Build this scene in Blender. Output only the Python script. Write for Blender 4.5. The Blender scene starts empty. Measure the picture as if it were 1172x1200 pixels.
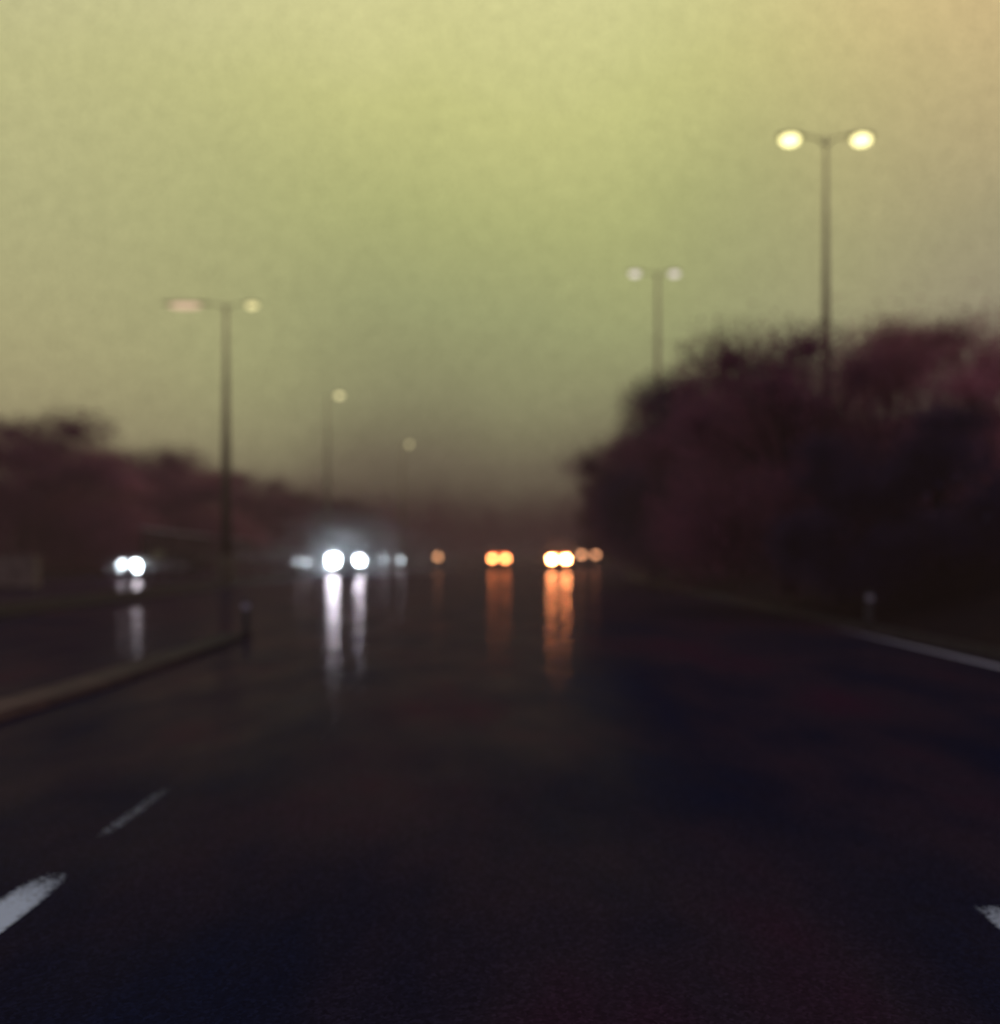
import bpy, bmesh, math, random
import numpy as np
from mathutils import Vector, Matrix

random.seed(7)
rng = np.random.default_rng(7)
S = bpy.context.scene
COL = S.collection
PI = math.pi
R = math.radians

# ------------------------------------------------------------------ frame
F, VX, VY, EYE = 1100.0, 580.0, 645.0, 1.5          # focal length in photo pixels, vanishing point, eye height


def at(px, py, Y):
    return Vector(((px - VX) * Y / F, Y, EYE - (py - VY) * Y / F))


def lin(r, g, b):
    f = lambda c: (c / 255 / 12.92) if c / 255 <= 0.04045 else ((c / 255 + 0.055) / 1.055) ** 2.4
    return (f(r), f(g), f(b), 1.0)


# ------------------------------------------------------------------ materials
def new_mat(name):
    m = bpy.data.materials.new(name)
    m.use_nodes = True
    nt = m.node_tree
    nt.nodes.clear()
    out = nt.nodes.new('ShaderNodeOutputMaterial')
    return m, nt, out


def N(nt, kind, **kw):
    n = nt.nodes.new(kind)
    for k, v in kw.items():
        if k in n.inputs.keys() if hasattr(n.inputs, 'keys') else False:
            n.inputs[k].default_value = v
        else:
            setattr(n, k, v)
    return n


def ramp(nt, stops, interp='LINEAR'):
    r = nt.nodes.new('ShaderNodeValToRGB')
    r.color_ramp.interpolation = interp
    els = r.color_ramp.elements
    while len(els) > 1:
        els.remove(els[-1])
    els[0].position, els[0].color = stops[0]
    for p, c in stops[1:]:
        e = els.new(p)
        e.color = c
    return r


def mat_surface(name, base, rough=0.6, spec=0.3, var=0.35, scale=6.0, metal=0.0, second=None, bump=0.0, coat=0.0):
    """painted / weathered surface: base colour broken up by two noise layers"""
    m, nt, out = new_mat(name)
    b = nt.nodes.new('ShaderNodeBsdfPrincipled')
    tc = nt.nodes.new('ShaderNodeTexCoord')
    n = N(nt, 'ShaderNodeTexNoise')
    n.inputs['Scale'].default_value = scale
    n.inputs['Detail'].default_value = 6
    n.inputs['Roughness'].default_value = 0.65
    nt.links.new(tc.outputs['Object'], n.inputs['Vector'])
    dark = tuple(c * (1 - var) for c in base[:3]) + (1,)
    lite = tuple(min(1, c * (1 + var)) for c in (second or base)[:3]) + (1,)
    r = ramp(nt, [(0.3, dark), (0.7, lite)])
    nt.links.new(n.outputs['Fac'], r.inputs['Fac'])
    nt.links.new(r.outputs['Color'], b.inputs['Base Color'])
    b.inputs['Roughness'].default_value = rough
    b.inputs['Specular IOR Level'].default_value = spec
    b.inputs['Metallic'].default_value = metal
    if coat:
        b.inputs['Coat Weight'].default_value = coat
    if bump:
        bp = nt.nodes.new('ShaderNodeBump')
        bp.inputs['Strength'].default_value = bump
        nt.links.new(n.outputs['Fac'], bp.inputs['Height'])
        nt.links.new(bp.outputs['Normal'], b.inputs['Normal'])
    nt.links.new(b.outputs['BSDF'], out.inputs['Surface'])
    return m


def mat_light(name, col, strength):
    """lit lens: emission broken up a little by noise so it is hotter in the middle"""
    m, nt, out = new_mat(name)
    tc = nt.nodes.new('ShaderNodeTexCoord')
    n = nt.nodes.new('ShaderNodeTexNoise')
    n.inputs['Scale'].default_value = 9
    nt.links.new(tc.outputs['Object'], n.inputs['Vector'])
    mr = nt.nodes.new('ShaderNodeMapRange')
    mr.inputs['From Min'].default_value = 0.3
    mr.inputs['From Max'].default_value = 0.7
    mr.inputs['To Min'].default_value = strength * 0.88
    mr.inputs['To Max'].default_value = strength * 1.1
    nt.links.new(n.outputs['Fac'], mr.inputs['Value'])
    e = nt.nodes.new('ShaderNodeEmission')
    e.inputs['Color'].default_value = tuple(col) + (1,)
    nt.links.new(mr.outputs['Result'], e.inputs['Strength'])
    nt.links.new(e.outputs['Emission'], out.inputs['Surface'])
    return m


def mat_leaf(name, cols, trans=0.25):
    m, nt, out = new_mat(name)
    geo = nt.nodes.new('ShaderNodeNewGeometry')
    r = ramp(nt, [(i / (len(cols) - 1), tuple(c) + (1,)) for i, c in enumerate(cols)])
    nt.links.new(geo.outputs['Random Per Island'], r.inputs['Fac'])
    tc = nt.nodes.new('ShaderNodeTexCoord')
    n = nt.nodes.new('ShaderNodeTexNoise')
    n.inputs['Scale'].default_value = 0.7
    n.inputs['Detail'].default_value = 3
    nt.links.new(tc.outputs['Object'], n.inputs['Vector'])
    mr = nt.nodes.new('ShaderNodeMapRange')
    mr.inputs['From Min'].default_value = 0.3
    mr.inputs['From Max'].default_value = 0.7
    mr.inputs['To Min'].default_value = 0.45
    mr.inputs['To Max'].default_value = 1.35
    nt.links.new(n.outputs['Fac'], mr.inputs['Value'])
    mx = nt.nodes.new('ShaderNodeVectorMath')
    mx.operation = 'SCALE'
    nt.links.new(r.outputs['Color'], mx.inputs[0])
    nt.links.new(mr.outputs['Result'], mx.inputs['Scale'])
    d = nt.nodes.new('ShaderNodeBsdfDiffuse')
    t = nt.nodes.new('ShaderNodeBsdfTranslucent')
    nt.links.new(mx.outputs['Vector'], d.inputs['Color'])
    nt.links.new(mx.outputs['Vector'], t.inputs['Color'])
    ms = nt.nodes.new('ShaderNodeMixShader')
    ms.inputs['Fac'].default_value = trans
    nt.links.new(d.outputs['BSDF'], ms.inputs[1])
    nt.links.new(t.outputs['BSDF'], ms.inputs[2])
    nt.links.new(ms.outputs['Shader'], out.inputs['Surface'])
    return m


def mat_asphalt():
    m, nt, out = new_mat('wet_asphalt')
    L = nt.links.new
    geo = nt.nodes.new('ShaderNodeNewGeometry')
    b = nt.nodes.new('ShaderNodeBsdfDiffuse')
    gl = nt.nodes.new('ShaderNodeBsdfGlossy')
    gl.inputs['Color'].default_value = (1.0, 0.80, 0.82, 1)
    # broad stains: navy, brown and maroon
    big = nt.nodes.new('ShaderNodeTexNoise')
    big.inputs['Scale'].default_value = 0.55
    big.inputs['Detail'].default_value = 4
    big.inputs['Roughness'].default_value = 0.55
    mp = nt.nodes.new('ShaderNodeMapping')
    mp.inputs['Scale'].default_value = (1.0, 0.45, 1.0)
    mp.inputs['Location'].default_value = (3.1, 1.7, 0)
    L(geo.outputs['Position'], mp.inputs['Vector'])
    L(mp.outputs['Vector'], big.inputs['Vector'])
    r = ramp(nt, [(0.30, (0.004, 0.011, 0.044, 1)), (0.43, (0.012, 0.014, 0.037, 1)),
                  (0.55, (0.027, 0.020, 0.040, 1)), (0.68, (0.040, 0.015, 0.038, 1))])
    L(big.outputs['Fac'], r.inputs['Fac'])
    # stone chippings
    fine = nt.nodes.new('ShaderNodeTexVoronoi')
    fine.inputs['Scale'].default_value = 75
    L(geo.outputs['Position'], fine.inputs['Vector'])
    fr = ramp(nt, [(0.0, (0.6, 0.6, 0.6, 1)), (0.6, (1.0, 1.0, 1.0, 1)), (1.0, (1.6, 1.6, 1.6, 1))])
    L(fine.outputs['Color'], fr.inputs['Fac'])
    mul = nt.nodes.new('ShaderNodeMix')
    mul.data_type = 'RGBA'
    mul.blend_type = 'MULTIPLY'
    mul.inputs[0].default_value = 1
    L(r.outputs['Color'], mul.inputs[6])
    L(fr.outputs['Color'], mul.inputs[7])
    L(mul.outputs[2], b.inputs['Color'])
    # wet film: roughness varies, fairly matt overall so that only lamps streak
    wet = nt.nodes.new('ShaderNodeTexNoise')
    wet.inputs['Scale'].default_value = 1.3
    wet.inputs['Detail'].default_value = 5
    L(mp.outputs['Vector'], wet.inputs['Vector'])
    rr = nt.nodes.new('ShaderNodeMapRange')
    rr.inputs['From Min'].default_value = 0.3
    rr.inputs['From Max'].default_value = 0.7
    rr.inputs['To Min'].default_value = 0.085
    rr.inputs['To Max'].default_value = 0.17
    L(wet.outputs['Fac'], rr.inputs['Value'])
    L(rr.outputs['Result'], gl.inputs['Roughness'])
    bp = nt.nodes.new('ShaderNodeBump')
    bp.inputs['Strength'].default_value = 0.08
    bp.inputs['Distance'].default_value = 0.01
    L(fine.outputs['Distance'], bp.inputs['Height'])
    L(bp.outputs['Normal'], b.inputs['Normal'])
    L(bp.outputs['Normal'], gl.inputs['Normal'])
    wf = nt.nodes.new('ShaderNodeMapRange')
    wf.inputs['From Min'].default_value = 0.3
    wf.inputs['From Max'].default_value = 0.7
    wf.inputs['To Min'].default_value = 0.46
    wf.inputs['To Max'].default_value = 0.20
    L(wet.outputs['Fac'], wf.inputs['Value'])
    fz = nt.nodes.new('ShaderNodeFresnel')
    fz.inputs['IOR'].default_value = 1.33
    fm = nt.nodes.new('ShaderNodeMath'); fm.operation = 'MULTIPLY'
    fp = nt.nodes.new('ShaderNodeMath'); fp.operation = 'POWER'; fp.inputs[1].default_value = 2.0
    L(fz.outputs[0], fp.inputs[0])
    L(fp.outputs[0], fm.inputs[0]); L(wf.outputs['Result'], fm.inputs[1])
    ms = nt.nodes.new('ShaderNodeMixShader')
    L(fm.outputs[0], ms.inputs['Fac'])
    L(b.outputs['BSDF'], ms.inputs[1])
    L(gl.outputs['BSDF'], ms.inputs[2])
    L(ms.outputs['Shader'], out.inputs['Surface'])
    return m


def mat_ground(name, cols, scale):
    m, nt, out = new_mat(name)
    L = nt.links.new
    geo = nt.nodes.new('ShaderNodeNewGeometry')
    n = nt.nodes.new('ShaderNodeTexNoise')
    n.inputs['Scale'].default_value = scale
    n.inputs['Detail'].default_value = 8
    n.inputs['Roughness'].default_value = 0.7
    L(geo.outputs['Position'], n.inputs['Vector'])
    r = ramp(nt, [(0.3 + 0.4 * i / (len(cols) - 1), tuple(c) + (1,)) for i, c in enumerate(cols)])
    L(n.outputs['Fac'], r.inputs['Fac'])
    b = nt.nodes.new('ShaderNodeBsdfPrincipled')
    b.inputs['Roughness'].default_value = 0.95
    b.inputs['Specular IOR Level'].default_value = 0.05
    L(r.outputs['Color'], b.inputs['Base Color'])
    bp = nt.nodes.new('ShaderNodeBump')
    bp.inputs['Strength'].default_value = 0.5
    L(n.outputs['Fac'], bp.inputs['Height'])
    L(bp.outputs['Normal'], b.inputs['Normal'])
    L(b.outputs['BSDF'], out.inputs['Surface'])
    return m


def mat_paint(name, col, keep, lo, hi):
    """road paint worn through to the asphalt: keep = share that is left; wears more with distance from lo to hi (m)"""
    m, nt, out = new_mat(name)
    L = nt.links.new
    geo = nt.nodes.new('ShaderNodeNewGeometry')
    n = nt.nodes.new('ShaderNodeTexNoise')
    n.inputs['Scale'].default_value = 34
    n.inputs['Detail'].default_value = 8
    n.inputs['Roughness'].default_value = 0.75
    L(geo.outputs['Position'], n.inputs['Vector'])
    sx = nt.nodes.new('ShaderNodeSeparateXYZ')
    L(geo.outputs['Position'], sx.inputs['Vector'])
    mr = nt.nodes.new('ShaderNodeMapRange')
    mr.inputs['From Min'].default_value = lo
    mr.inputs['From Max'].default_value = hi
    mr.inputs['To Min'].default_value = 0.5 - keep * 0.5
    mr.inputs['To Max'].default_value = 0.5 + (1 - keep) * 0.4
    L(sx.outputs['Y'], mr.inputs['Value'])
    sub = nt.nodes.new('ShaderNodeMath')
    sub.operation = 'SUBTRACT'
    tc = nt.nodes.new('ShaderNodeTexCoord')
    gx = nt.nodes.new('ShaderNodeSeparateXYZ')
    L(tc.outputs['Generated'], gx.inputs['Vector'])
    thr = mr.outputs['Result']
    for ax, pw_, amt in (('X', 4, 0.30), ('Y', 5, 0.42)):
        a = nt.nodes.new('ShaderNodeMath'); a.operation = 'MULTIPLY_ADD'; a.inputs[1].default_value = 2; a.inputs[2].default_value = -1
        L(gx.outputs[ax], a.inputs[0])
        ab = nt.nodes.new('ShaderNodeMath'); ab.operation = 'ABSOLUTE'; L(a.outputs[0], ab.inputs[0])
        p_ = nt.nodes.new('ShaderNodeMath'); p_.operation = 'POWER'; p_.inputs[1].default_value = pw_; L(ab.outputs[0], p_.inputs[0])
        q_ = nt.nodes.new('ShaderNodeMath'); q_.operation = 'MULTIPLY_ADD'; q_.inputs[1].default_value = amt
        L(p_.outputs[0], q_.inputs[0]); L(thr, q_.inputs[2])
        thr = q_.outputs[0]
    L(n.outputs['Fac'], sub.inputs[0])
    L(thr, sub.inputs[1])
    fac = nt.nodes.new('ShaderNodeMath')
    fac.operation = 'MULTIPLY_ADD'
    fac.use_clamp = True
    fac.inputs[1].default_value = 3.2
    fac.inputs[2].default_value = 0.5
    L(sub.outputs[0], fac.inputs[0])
    b = nt.nodes.new('ShaderNodeBsdfPrincipled')
    b.inputs['Base Color'].default_value = tuple(col) + (1,)
    b.inputs['Roughness'].default_value = 0.5
    b.inputs['Specular IOR Level'].default_value = 0.15
    tr = nt.nodes.new('ShaderNodeBsdfTransparent')
    ms = nt.nodes.new('ShaderNodeMixShader')
    L(fac.outputs[0], ms.inputs['Fac'])
    L(tr.outputs['BSDF'], ms.inputs[1])
    L(b.outputs['BSDF'], ms.inputs[2])
    L(ms.outputs['Shader'], out.inputs['Surface'])
    return m


def mat_kerb():
    """brown kerb, turning to the dark tone of the road beyond the nearest stones"""
    m, nt, out = new_mat('weathered_brown_kerb')
    L = nt.links.new
    geo = nt.nodes.new('ShaderNodeNewGeometry')
    sx = nt.nodes.new('ShaderNodeSeparateXYZ')
    L(geo.outputs['Position'], sx.inputs['Vector'])
    n = nt.nodes.new('ShaderNodeTexNoise')
    n.inputs['Scale'].default_value = 3
    n.inputs['Detail'].default_value = 8
    n.inputs['Roughness'].default_value = 0.7
    L(geo.outputs['Position'], n.inputs['Vector'])
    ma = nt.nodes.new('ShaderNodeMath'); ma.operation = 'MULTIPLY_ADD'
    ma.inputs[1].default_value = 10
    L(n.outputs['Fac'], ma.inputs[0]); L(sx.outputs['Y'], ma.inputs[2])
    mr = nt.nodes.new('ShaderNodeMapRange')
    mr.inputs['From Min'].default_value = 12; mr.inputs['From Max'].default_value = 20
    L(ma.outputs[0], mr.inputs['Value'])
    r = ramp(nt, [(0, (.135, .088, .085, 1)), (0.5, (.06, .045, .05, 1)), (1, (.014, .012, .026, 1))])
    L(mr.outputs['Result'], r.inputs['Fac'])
    b = nt.nodes.new('ShaderNodeBsdfPrincipled')
    b.inputs['Roughness'].default_value = 0.75
    b.inputs['Specular IOR Level'].default_value = 0.08
    L(r.outputs['Color'], b.inputs['Base Color'])
    bp = nt.nodes.new('ShaderNodeBump'); bp.inputs['Strength'].default_value = 0.4
    L(n.outputs['Fac'], bp.inputs['Height']); L(bp.outputs['Normal'], b.inputs['Normal'])
    L(b.outputs['BSDF'], out.inputs['Surface'])
    return m


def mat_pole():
    """galvanised grey-green steel, its fade into haze painted in: dark low down, pale towards the top"""
    m, nt, out = new_mat('galvanised_pole_haze_fade')
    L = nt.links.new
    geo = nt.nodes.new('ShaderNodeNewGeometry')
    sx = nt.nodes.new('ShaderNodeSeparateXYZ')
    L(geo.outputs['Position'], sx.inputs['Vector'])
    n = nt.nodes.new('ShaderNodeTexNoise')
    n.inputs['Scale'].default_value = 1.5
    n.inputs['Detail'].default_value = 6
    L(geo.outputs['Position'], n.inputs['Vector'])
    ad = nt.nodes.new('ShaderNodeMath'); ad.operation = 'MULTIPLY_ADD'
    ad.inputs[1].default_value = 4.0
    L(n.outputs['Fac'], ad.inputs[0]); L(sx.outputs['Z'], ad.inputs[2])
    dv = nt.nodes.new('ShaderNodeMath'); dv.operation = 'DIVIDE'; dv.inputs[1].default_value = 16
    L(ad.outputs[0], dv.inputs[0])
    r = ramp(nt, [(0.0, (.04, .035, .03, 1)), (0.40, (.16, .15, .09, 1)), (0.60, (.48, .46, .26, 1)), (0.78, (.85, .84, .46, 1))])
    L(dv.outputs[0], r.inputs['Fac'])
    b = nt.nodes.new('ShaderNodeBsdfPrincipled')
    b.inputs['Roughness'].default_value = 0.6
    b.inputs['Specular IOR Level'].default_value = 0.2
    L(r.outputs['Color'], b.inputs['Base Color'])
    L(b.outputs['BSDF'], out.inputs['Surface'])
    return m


M = {}
M['asphalt'] = mat_asphalt()
M['verge'] = mat_ground('dark_verge_earth', [(0.006, 0.008, 0.012), (0.018, 0.014, 0.016), (0.035, 0.024, 0.018)], 1.8)
M['field'] = mat_ground('dark_field', [(0.012, 0.010, 0.010), (0.03, 0.022, 0.018)], 0.2)
M['kerb'] = mat_kerb()
M['granite'] = mat_surface('dark_kerbstone', (0.035, 0.033, 0.036), 0.7, 0.1, 0.5, 5, bump=0.3)
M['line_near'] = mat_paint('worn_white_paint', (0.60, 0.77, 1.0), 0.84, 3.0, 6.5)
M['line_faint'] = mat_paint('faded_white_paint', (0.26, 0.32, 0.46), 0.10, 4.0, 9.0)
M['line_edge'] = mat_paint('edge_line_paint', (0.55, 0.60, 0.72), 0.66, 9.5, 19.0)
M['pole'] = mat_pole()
M['lamp_case'] = mat_surface('lamp_casing', (0.62, 0.60, 0.32), 0.5, 0.3, 0.25, 8)
M['lamp_yellow'] = mat_light('lit_lamp_yellow', (1.0, 0.90, 0.40), 3.6)
M['lamp_white'] = mat_light('lit_lamp_white', (1.0, 0.88, 0.82), 1.5)
M['lamp_pink'] = mat_light('lit_lamp_pink', (1.0, 0.68, 0.48), 1.15)
M['lamp_far'] = mat_light('lit_lamp_far', (1.0, 0.88, 0.45), 2.6)
M['lamp_dim'] = mat_light('lit_lamp_dim', (1.0, 0.88, 0.42), 1.8)
M['head'] = mat_light('headlamp_lit', (0.76, 0.90, 1.0), 480)
M['head_soft'] = mat_light('headlamp_lit_far', (0.80, 0.92, 1.0), 60)
M['head_mid'] = mat_light('headlamp_lit_mid', (0.80, 0.92, 1.0), 60)
M['brake'] = mat_light('brake_lamp_lit', (1.0, 0.31, 0.09), 46)
M['brake_hot'] = mat_light('brake_lamp_lit_hard', (1.0, 0.38, 0.13), 260)
M['brake_red'] = mat_light('high_brake_lamp_lit', (1.0, 0.20, 0.05), 8)
M['tail'] = mat_light('tail_lamp_lit', (1.0, 0.12, 0.03), 9)
M['tail_far'] = mat_light('tail_lamp_lit_far', (1.0, 0.42, 0.2), 12)
M['amber'] = mat_light('amber_beacon_lit', (1.0, 0.45, 0.2), 9)
M['drops'] = mat_leaf('added_glow_drops', [(0.72, 0.74, 0.76), (0.8, 0.8, 0.82)], 0.5)
M['reflector'] = mat_light('glowing_white_reflector', (0.85, 0.92, 1.0), 3)  # made to glow, standing for light the reflector throws back
M['paint_black'] = mat_surface('black_car_paint', (0.010, 0.009, 0.010), 0.45, 0.15, 0.2, 3)
M['paint_maroon'] = mat_surface('maroon_car_paint', (0.030, 0.008, 0.008), 0.45, 0.15, 0.2, 3)
M['paint_grey'] = mat_surface('grey_car_paint', (0.03, 0.032, 0.036), 0.35, 0.4, 0.2, 3, coat=0.3)
M['paint_white'] = mat_surface('grubby_white_van_paint', (0.12, 0.125, 0.135), 0.5, 0.15, 0.25, 3)
M['glass'] = mat_surface('dark_car_glass', (0.008, 0.009, 0.010), 0.25, 0.15, 0.1, 3)
M['rubber'] = mat_surface('tyre_rubber', (0.012, 0.012, 0.012), 0.8, 0.1, 0.3, 20)
M['rim'] = mat_surface('dull_wheel_rim', (0.12, 0.12, 0.12), 0.4, 0.4, 0.2, 12, metal=0.6)
M['trim'] = mat_surface('black_plastic_trim', (0.012, 0.012, 0.013), 0.6, 0.2, 0.2, 12)
M['plate'] = mat_surface('grubby_number_plate', (0.16, 0.14, 0.07), 0.5, 0.2, 0.3, 20)
M['barrier'] = mat_surface('dark_timber_barrier', (0.022, 0.018, 0.022), 0.85, 0.1, 0.5, 1.5, bump=0.3)
M['cap'] = mat_surface('pale_barrier_cap', (0.50, 0.50, 0.58), 0.5, 0.3, 0.4, 2)
M['cabinet'] = mat_surface('pale_dirty_cabinet', (0.20, 0.17, 0.14), 0.7, 0.1, 0.5, 3)
M['post'] = mat_surface('grey_marker_post', (0.07, 0.072, 0.07), 0.7, 0.1, 0.5, 7)
M['bark'] = mat_surface('dark_bark', (0.016, 0.012, 0.012), 0.95, 0.05, 0.5, 4, bump=0.4)
M['leaf_maroon'] = mat_leaf('maroon_foliage', [(0.098, 0.066, 0.127), (0.246, 0.089, 0.16), (0.359, 0.118, 0.192), (0.163, 0.107, 0.137)])
M['leaf_red'] = mat_leaf('reddish_foliage', [(0.242, 0.104, 0.149), (0.6, 0.205, 0.276), (0.6, 0.305, 0.372), (0.289, 0.17, 0.182)])
M['leaf_dark'] = mat_leaf('near_black_foliage', [(0.029, 0.034, 0.116), (0.059, 0.044, 0.116), (0.106, 0.067, 0.108), (0.038, 0.044, 0.1)])
M['leaf_brown'] = mat_leaf('brown_foliage', [(0.053, 0.025, 0.026), (0.108, 0.047, 0.04), (0.12, 0.061, 0.048), (0.062, 0.036, 0.031)])

# ------------------------------------------------------------------ object helpers


def link(name, me, mat, parent=None):
    o = bpy.data.objects.new(name, me)
    COL.objects.link(o)
    if mat is not None:
        if len(me.materials) == 0:
            me.materials.append(M[mat])
    if parent is not None:
        o.parent = parent
    return o


def obj(name, bm, mat, parent=None, smooth=False):
    me = bpy.data.meshes.new(name)
    bmesh.ops.recalc_face_normals(bm, faces=bm.faces[:])
    bm.to_mesh(me)
    bm.free()
    if smooth:
        for p in me.polygons:
            p.use_smooth = True
    return link(name, me, mat, parent)


def tag(o, label=None, cat=None, group=None, kind=None):
    if label: o['label'] = label
    if cat: o['category'] = cat
    if group: o['group'] = group
    if kind: o['kind'] = kind
    return o


def thing(name, label, cat, loc=(0, 0, 0), rz=0.0, group=None):
    o = bpy.data.objects.new(name, None)
    COL.objects.link(o)
    o.empty_display_size = 0.3
    o.location = loc
    o.rotation_euler = (0, 0, rz)
    return tag(o, label, cat, group)


def dup(root, loc, rz=0.0, label=None, group=None, scale=1.0):
    def rec(o, parent):
        c = o.copy()
        COL.objects.link(c)
        if parent is not None:
            c.parent = parent
        for ch in list(o.children):
            rec(ch, c)
        return c
    r = rec(root, None)
    r.location = loc
    r.rotation_euler = (0, 0, rz)
    r.scale = (scale, scale, scale)
    if label: r['label'] = label
    if group: r['group'] = group
    return r


def box(bm, lo, hi, bevel=0.0, taper=None):
    (x0, y0, z0), (x1, y1, z1) = lo, hi
    tx = ty = 0
    if taper: tx, ty = taper
    vs = [bm.verts.new(p) for p in (
        (x0, y0, z0), (x1, y0, z0), (x1, y1, z0), (x0, y1, z0),
        (x0 + tx, y0 + ty, z1), (x1 - tx, y0 + ty, z1), (x1 - tx, y1 - ty, z1), (x0 + tx, y1 - ty, z1))]
    fs = [bm.faces.new([vs[i] for i in q]) for q in ((3, 2, 1, 0), (4, 5, 6, 7), (0, 1, 5, 4), (1, 2, 6, 5), (2, 3, 7, 6), (3, 0, 4, 7))]
    if bevel:
        es = list({e for f in fs for e in f.edges})
        bmesh.ops.bevel(bm, geom=es, offset=bevel, segments=2, affect='EDGES', profile=0.6)
    return bm


def tube(bm, pts, rads, seg=10, cap=True):
    pts = [Vector(p) for p in pts]
    rings = []
    for i, p in enumerate(pts):
        a = pts[max(0, i - 1)]
        b = pts[min(len(pts) - 1, i + 1)]
        d = (b - a).normalized()
        u = d.cross(Vector((0.31, 0.95, 0.05)))
        if u.length < 0.05: u = d.cross(Vector((1, 0, 0)))
        u.normalize()
        v = d.cross(u)
        r = rads[i] if isinstance(rads, (list, tuple)) else rads
        rings.append([bm.verts.new(p + (u * math.cos(t) + v * math.sin(t)) * r) for t in [2 * PI * k / seg for k in range(seg)]])
    for a, b in zip(rings, rings[1:]):
        for k in range(seg):
            bm.faces.new((a[k], a[(k + 1) % seg], b[(k + 1) % seg], b[k]))
    if cap:
        bm.faces.new(rings[0][::-1])
        bm.faces.new(rings[-1])
    return bm


def ellipsoid(bm, c, r, u=14, v=9):
    mt = Matrix.Translation(Vector(c)) @ Matrix.Diagonal((r[0], r[1], r[2], 1))
    bmesh.ops.create_uvsphere(bm, u_segments=u, v_segments=v, radius=1, matrix=mt)
    return bm


def B(): return bmesh.new()


HAZE = True
# ------------------------------------------------------------------ sky and light
w = bpy.data.worlds.new('World')
S.world = w
w.use_nodes = True
nt = w.node_tree
nt.nodes.clear()
L = nt.links.new
wo = nt.nodes.new('ShaderNodeOutputWorld')
sky = nt.nodes.new('ShaderNodeTexSky')
sky.sky_type = 'NISHITA'
sky.sun_disc = False
sky.sun_elevation = R(4)
sky.sun_rotation = R(35)
bg2 = nt.nodes.new('ShaderNodeBackground')
bg2.inputs['Strength'].default_value = 0.05
L(sky.outputs['Color'], bg2.inputs['Color'])
L(bg2.outputs[0], wo.inputs['Surface'])
# even haze in the air: absorbs and glows brown-green
SIG, FOG, DOME = 0.0058, lin(68, 52, 48), 460.0
va = nt.nodes.new('ShaderNodeVolumeAbsorption'); va.inputs['Color'].default_value = (0, 0, 0, 1)
va.inputs['Density'].default_value = SIG
ve = nt.nodes.new('ShaderNodeEmission')
ve.inputs['Color'].default_value = FOG; ve.inputs['Strength'].default_value = SIG
vs_ = nt.nodes.new('ShaderNodeAddShader')
L(va.outputs[0], vs_.inputs[0]); L(ve.outputs[0], vs_.inputs[1])
if HAZE:
    L(vs_.outputs[0], wo.inputs['Volume'])

# sky dome
m, nt, out = new_mat('dusk_sky')
M['sky'] = m
L = nt.links.new
tc = nt.nodes.new('ShaderNodeTexCoord')
sep = nt.nodes.new('ShaderNodeSeparateXYZ')
nrm = nt.nodes.new('ShaderNodeVectorMath'); nrm.operation = 'NORMALIZE'
L(tc.outputs['Object'], nrm.inputs[0])
L(nrm.outputs['Vector'], sep.inputs['Vector'])
# soft uneven mist: elevation is pushed about by broad noise
cl = nt.nodes.new('ShaderNodeTexNoise')
cl.inputs['Scale'].default_value = 3.2
cl.inputs['Detail'].default_value = 4
L(nrm.outputs['Vector'], cl.inputs['Vector'])
pz = nt.nodes.new('ShaderNodeMath'); pz.operation = 'MULTIPLY_ADD'
pz.inputs[1].default_value = 0.16
cl.inputs['Roughness'].default_value = 0.35
L(cl.outputs['Fac'], pz.inputs[0])
L(sep.outputs['Z'], pz.inputs[2])                       # z + 0.16*noise (noise about 0.5)
mid = ramp(nt, [(0.07, lin(56, 40, 40)), (0.12, lin(78, 64, 56)), (0.17, lin(108, 98, 80)), (0.23, lin(136, 133, 100)), (0.31, lin(154, 156, 111)),
                (0.42, lin(173, 175, 118)), (0.52, lin(195, 194, 130)), (0.60, lin(210, 206, 146)), (0.76, lin(122, 114, 124))])
left = ramp(nt, [(0.07, lin(60, 44, 42)), (0.15, lin(110, 96, 80)), (0.22, lin(150, 140, 108)), (0.30, lin(167, 160, 119)),
                 (0.40, lin(176, 172, 126)), (0.50, lin(189, 185, 134)), (0.60, lin(200, 194, 150)), (0.76, lin(122, 114, 124))])
right = ramp(nt, [(0.07, lin(62, 48, 48)), (0.16, lin(106, 96, 88)), (0.26, lin(136, 128, 113)),
                  (0.38, lin(161, 151, 118)), (0.48, lin(193, 173, 128)), (0.60, lin(226, 192, 142)), (0.76, lin(122, 112, 122))])  # last stop of each ramp lies out of view, mauve-grey for its fill
for r_ in (mid, left, right):
    L(pz.outputs[0], r_.inputs['Fac'])
fl = nt.nodes.new('ShaderNodeMapRange')
fl.inputs['From Min'].default_value = -0.05; fl.inputs['From Max'].default_value = -0.50
fl.interpolation_type = 'SMOOTHSTEP'
L(sep.outputs['X'], fl.inputs['Value'])
fr_ = nt.nodes.new('ShaderNodeMapRange')
fr_.inputs['From Min'].default_value = 0.12; fr_.inputs['From Max'].default_value = 0.50
fr_.interpolation_type = 'SMOOTHSTEP'
L(sep.outputs['X'], fr_.inputs['Value'])


def wmix(fac, a, b, blend='MIX'):
    n = nt.nodes.new('ShaderNodeMix')
    n.data_type = 'RGBA'
    n.blend_type = blend
    if isinstance(fac, float): n.inputs[0].default_value = fac
    else: L(fac, n.inputs[0])
    for k, s in ((6, a), (7, b)):
        if isinstance(s, tuple): n.inputs[k].default_value = s
        else: L(s, n.inputs[k])
    return n.outputs[2]


c = wmix(fl.outputs['Result'], mid.outputs['Color'], left.outputs['Color'])
c = wmix(fr_.outputs['Result'], c, right.outputs['Color'])
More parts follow.
